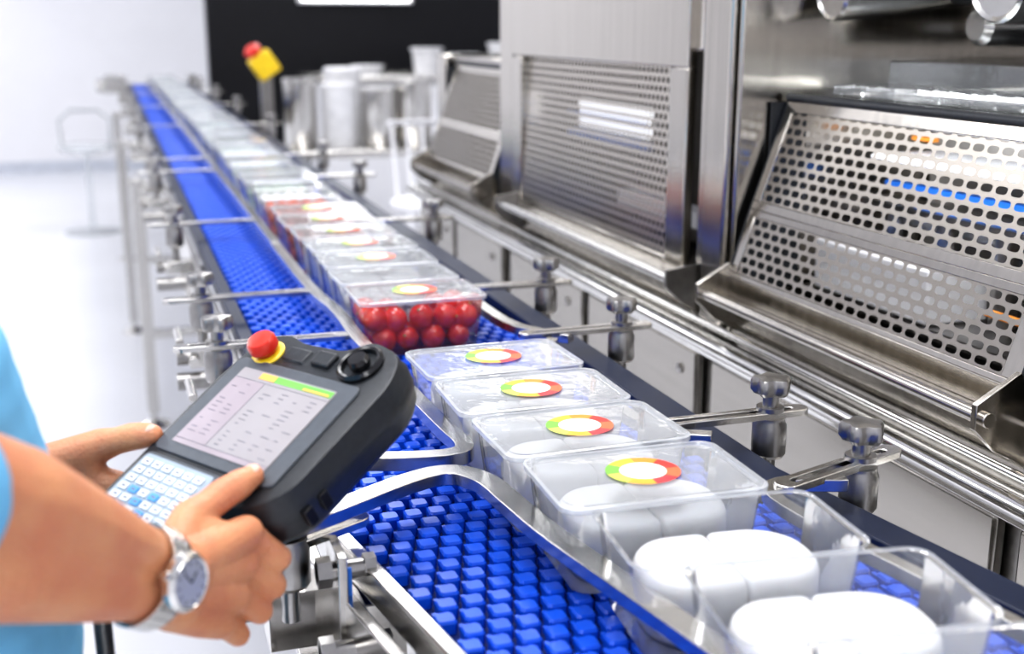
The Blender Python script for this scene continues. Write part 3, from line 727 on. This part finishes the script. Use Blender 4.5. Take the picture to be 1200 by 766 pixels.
E = V((-.112, .6275, 1.267)); SH = V((-.19, .50, 1.45))
ac = (ws[0]-ws[3]).normalized()
fd = (E-W).normalized()
for sg in (-1, 1):
    mb.chain([(W+ac*.010*sg, .0200), (W+fd*.045+ac*.010*sg, .0205), (W+fd*.10+ac*.011*sg, .029), (W+fd*.165+ac*.012*sg, .038), (W+fd*.215+ac*.008*sg, .042), (E, .042)])
mb.chain([(E, .043), (E.lerp(SH, .5), .043)])
organic(mb, 'right_arm', SKIN, .0019, 4)
td = (tip-ip).normalized(); nn = (pn_*.8+(-V((.3061, .9202, -.2445)))*.3); nn = (nn-td*nn.dot(td)).normalized(); sd = td.cross(nn)
mb = MB(); mb.ell(tip+nn*.0063-td*.001, td*.0070, sd*.0056, nn*.0022); mb.obj('right_thumb_nail', NAIL, wk)
mb = MB()
LW = (-.180, -.125, -.002)
W2, ws2, ip2, tip2 = hand(mb, LW, (-.156, -.104, .006), (-.134, -.068, -.002), (-.108, -.052, -.000), (-.083, -.045, .0035),
    [[(-.122, -.082, -.034), (-.088, -.068, -.059), (-.062, -.062, -.063), (-.038, -.058, -.058)],
     [(-.126, -.101, -.038), (-.092, -.090, -.063), (-.064, -.084, -.067), (-.040, -.080, -.059)],
     [(-.131, -.120, -.036), (-.097, -.111, -.062), (-.070, -.106, -.066), (-.047, -.102, -.059)],
     [(-.137, -.136, -.030), (-.106, -.132, -.054), (-.084, -.127, -.060), (-.066, -.123, -.056)]])
E2 = V((-.31, .96, 1.20)); SH2 = V((-.36, .92, 1.44)); fd2 = (E2-W2).normalized(); ac2 = (ws2[0]-ws2[3]).normalized()
for sg in (-1, 1):
    mb.chain([(W2+ac2*.010*sg, .019), (W2+fd2*.06+ac2*.01*sg, .022), (W2+fd2*.14+ac2*.01*sg, .034), (E2, .040)])
mb.chain([(E2, .041), (E2.lerp(SH2, .5), .042)])
organic(mb, 'left_arm', SKIN, .0024, 5)
td = (tip2-ip2).normalized(); nn = V((-.2, -.30, .9)); nn = (nn-td*nn.dot(td)).normalized(); sd = td.cross(nn)
mb = MB(); mb.ell(tip2+nn*.0062-td*.001, td*.0066, sd*.0050, nn*.0022); mb.obj('left_thumb_nail', NAIL, wk)
# shirt
fdir = V((.845, .535, 0)); rdir = V((.535, -.845, 0)); up = V((0, 0, 1))
mb = MB()
spine = [((-.215, .795, .90), .150, .112), ((-.182, .80, 1.02), .150, .124), ((-.176, .803, 1.10), .150, .128), ((-.181, .805, 1.20), .152, .127), ((-.198, .796, 1.30), .155, .120), ((-.238, .772, 1.40), .155, .096), ((-.270, .74, 1.455), .10, .07)]
for (a, b) in zip(spine[:-1], spine[1:]):
    for k in range(4):
        u = k/4; c = V(a[0]).lerp(V(b[0]), u); w_ = a[1]+(b[1]-a[1])*u; d_ = a[2]+(b[2]-a[2])*u
        mb.ell(c, rdir*w_, fdir*d_, up*.07, 24, 12)
shc = V((-.275, .72, 1.43)); SH = V((-.19, .53, 1.44))
for s_, e_, a_ in ((SH, E, .98), (SH2, E2, .75)):
    mb.chain([(shc, .06), (s_, .062)]); mb.chain([(s_, .060), (s_.lerp(e_, a_*.6), .055), (s_.lerp(e_, a_), .0535)])
organic(mb, 'shirt', SHIRT, .006, 4)
mb = MB(); mb.lathe([(.062, 0), (.07, .005), (.066, .035), (.058, .036)], (-.272, .735, 1.475), (.1, .06, 1)); mb.obj('shirt_collar', SHIRT, wk)
mb = MB(); hip = V((-.215, .795, .90)); mb.ell(hip, rdir*.150, fdir*.115, up*.12, 24, 12)
for sg in (-1, 1):
    h_ = hip+rdir*.085*sg; mb.chain([(h_, .085), (h_+V((.01, .01, -.40)), .062), (V((h_.x-.01, h_.y, .11)), .050)])
organic(mb, 'trousers', TROUS, .008, 4)
mb = MB()
for sg in (-1, 1):
    f_ = hip+rdir*.085*sg; f_.z = 0
    mb.chain([(f_-fdir*.04+up*.045, .043), (f_+fdir*.06+up*.040, .038), (f_+fdir*.16+up*.032, .030)]); mb.box((f_.x-.03, f_.y-.03, 0), (f_.x+.03, f_.y+.03, .05))
organic(mb, 'shoes', RUBBER, .006, 3)
hc = V((-.250, .75, 1.655)); mb = MB()
mb.chain([(V((-.274, .733, 1.44)), .058), (V((-.265, .74, 1.56)), .054)])
mb.ell(hc+up*.02, rdir*.074, fdir*.092, up*.105, 24, 16); mb.ell(hc+fdir*.03-up*.05, rdir*.055, fdir*.062, up*.065, 20, 12)
mb.chain([(hc+fdir*.09+up*.01, .010), (hc+fdir*.107-up*.022, .014)])
for sg in (-1, 1):
    mb.ell(hc+rdir*.078*sg-fdir*.005, rdir*.010, fdir*.020, up*.032); mb.ell(hc+fdir*.075+rdir*.032*sg+up*.028, rdir*.022, fdir*.014, up*.008)
for k, zz in ((0, -.052), (1, -.062)): mb.ell(hc+fdir*.086+up*zz, rdir*.024, fdir*.010, up*.006)
organic(mb, 'head', SKIN, .004, 3)
mb = MB(); mb.ell(hc+up*.038-fdir*.014, rdir*.083, fdir*.096, up*.098, 24, 14); mb.ell(hc-fdir*.035-up*.01, rdir*.078, fdir*.068, up*.08, 20, 12); organic(mb, 'hair', HAIR, .005, 2)
mb = MB()
for sg in (-1, 1): mb.sph(hc+fdir*.082+rdir*.032*sg+up*.010, .012)
mb.obj('eyes', KEYW, wk)
mb = MB()
for sg in (-1, 1): mb.sph(hc+fdir*.0905+rdir*.032*sg+up*.010, .0052)
mb.obj('irises', DARK, wk)

# ------------------------------------------------------------------ wrist watch
wt = empty('wrist_watch'); c = W+fd*.034
dz = V((.78, -.60, .02)); dz = (dz-fd*dz.dot(fd)).normalized(); sx = fd.cross(dz).normalized()
ra = .0318; rb = .0262
if abs(ac.dot(sx)) < abs(ac.dot(dz)): A_, B_ = rb+.001, ra
else: A_, B_ = ra, rb
mb = MB(); n = 26
def ring(t): return c+sx*A_*math.cos(t)+dz*B_*math.sin(t)
for i in range(n):
    t = 2*math.pi*(i+.5)/n
    p = ring(t); tg = (ring(t+.05)-ring(t-.05)).normalized(); nr = tg.cross(fd).normalized(); w_ = .0085+.002*max(0, math.sin(t)); ln = .0037
    if (nr).dot(p-c) < 0: nr = -nr
    for a, b in ((-1, -.36), (-.33, .33), (.36, 1)):
        vs = []
        for q in (-.0012, .0022):
            for (u_, v_) in ((a, -1), (b, -1), (b, 1), (a, 1)): vs.append(p+fd*w_*u_+tg*ln*v_+nr*q)
        mb.add([tuple(v) for v in vs], [(0,3,2,1),(4,5,6,7),(0,1,5,4),(1,2,6,5),(2,3,7,6),(3,0,4,7)])
mb.obj('bracelet', STEEL, wt, bevel=.0006)
top = c+dz*(B_-.001)
mb = MB(); mb.lathe([(.0165, 0), (.0190, .002), (.0195, .007), (.0180, .0095), (.0165, .0105), (.0155, .0095)], top, dz, 36); mb.cyl(top+fd*.019+dz*.005, top+fd*.0235+dz*.005, .003); mb.obj('case', STEEL_P, wt)
mb = MB(); mb.cyl(top+dz*.0090, top+dz*.0098, .0155, n=36); mb.obj('dial', WFACE, wt)
mb = MB()
for k in range(12):
    t = k*math.pi/6; d_ = (fd*math.cos(t)+sx*math.sin(t)); mb.cyl(top+dz*.0098+d_*.0115, top+dz*.0098+d_*.0138, .0005, n=6)
mb.cyl(top+dz*.0100, top+dz*.0100+(fd+sx*.4).normalized()*.011, .0005, n=6); mb.cyl(top+dz*.0100, top+dz*.0100+(sx-fd*.3).normalized()*.008, .0006, n=6)
mb.obj('hands_and_marks', DARK, wt)

# ------------------------------------------------------------------ world + camera
w = bpy.data.worlds.new('world'); S.world = w; w.use_nodes = True
w.node_tree.nodes['Background'].inputs[0].default_value = (.9, .95, 1, 1); w.node_tree.nodes['Background'].inputs[1].default_value = .5
cd = bpy.data.cameras.new('camera'); cam = bpy.data.objects.new('camera', cd); S.collection.objects.link(cam)
cd.sensor_width = 36; cd.lens = 42; cd.clip_start = .02
psi = math.radians(18.4); th = math.radians(14.15)
F = V((math.sin(psi)*math.cos(th), math.cos(psi)*math.cos(th), -math.sin(th)))
cam.location = (0, 0, 1.5); cam.rotation_euler = F.to_track_quat('-Z', 'Y').to_euler()
cd.dof.use_dof = True; cd.dof.focus_distance = 1.2; cd.dof.aperture_fstop = 4.0
S.camera = cam
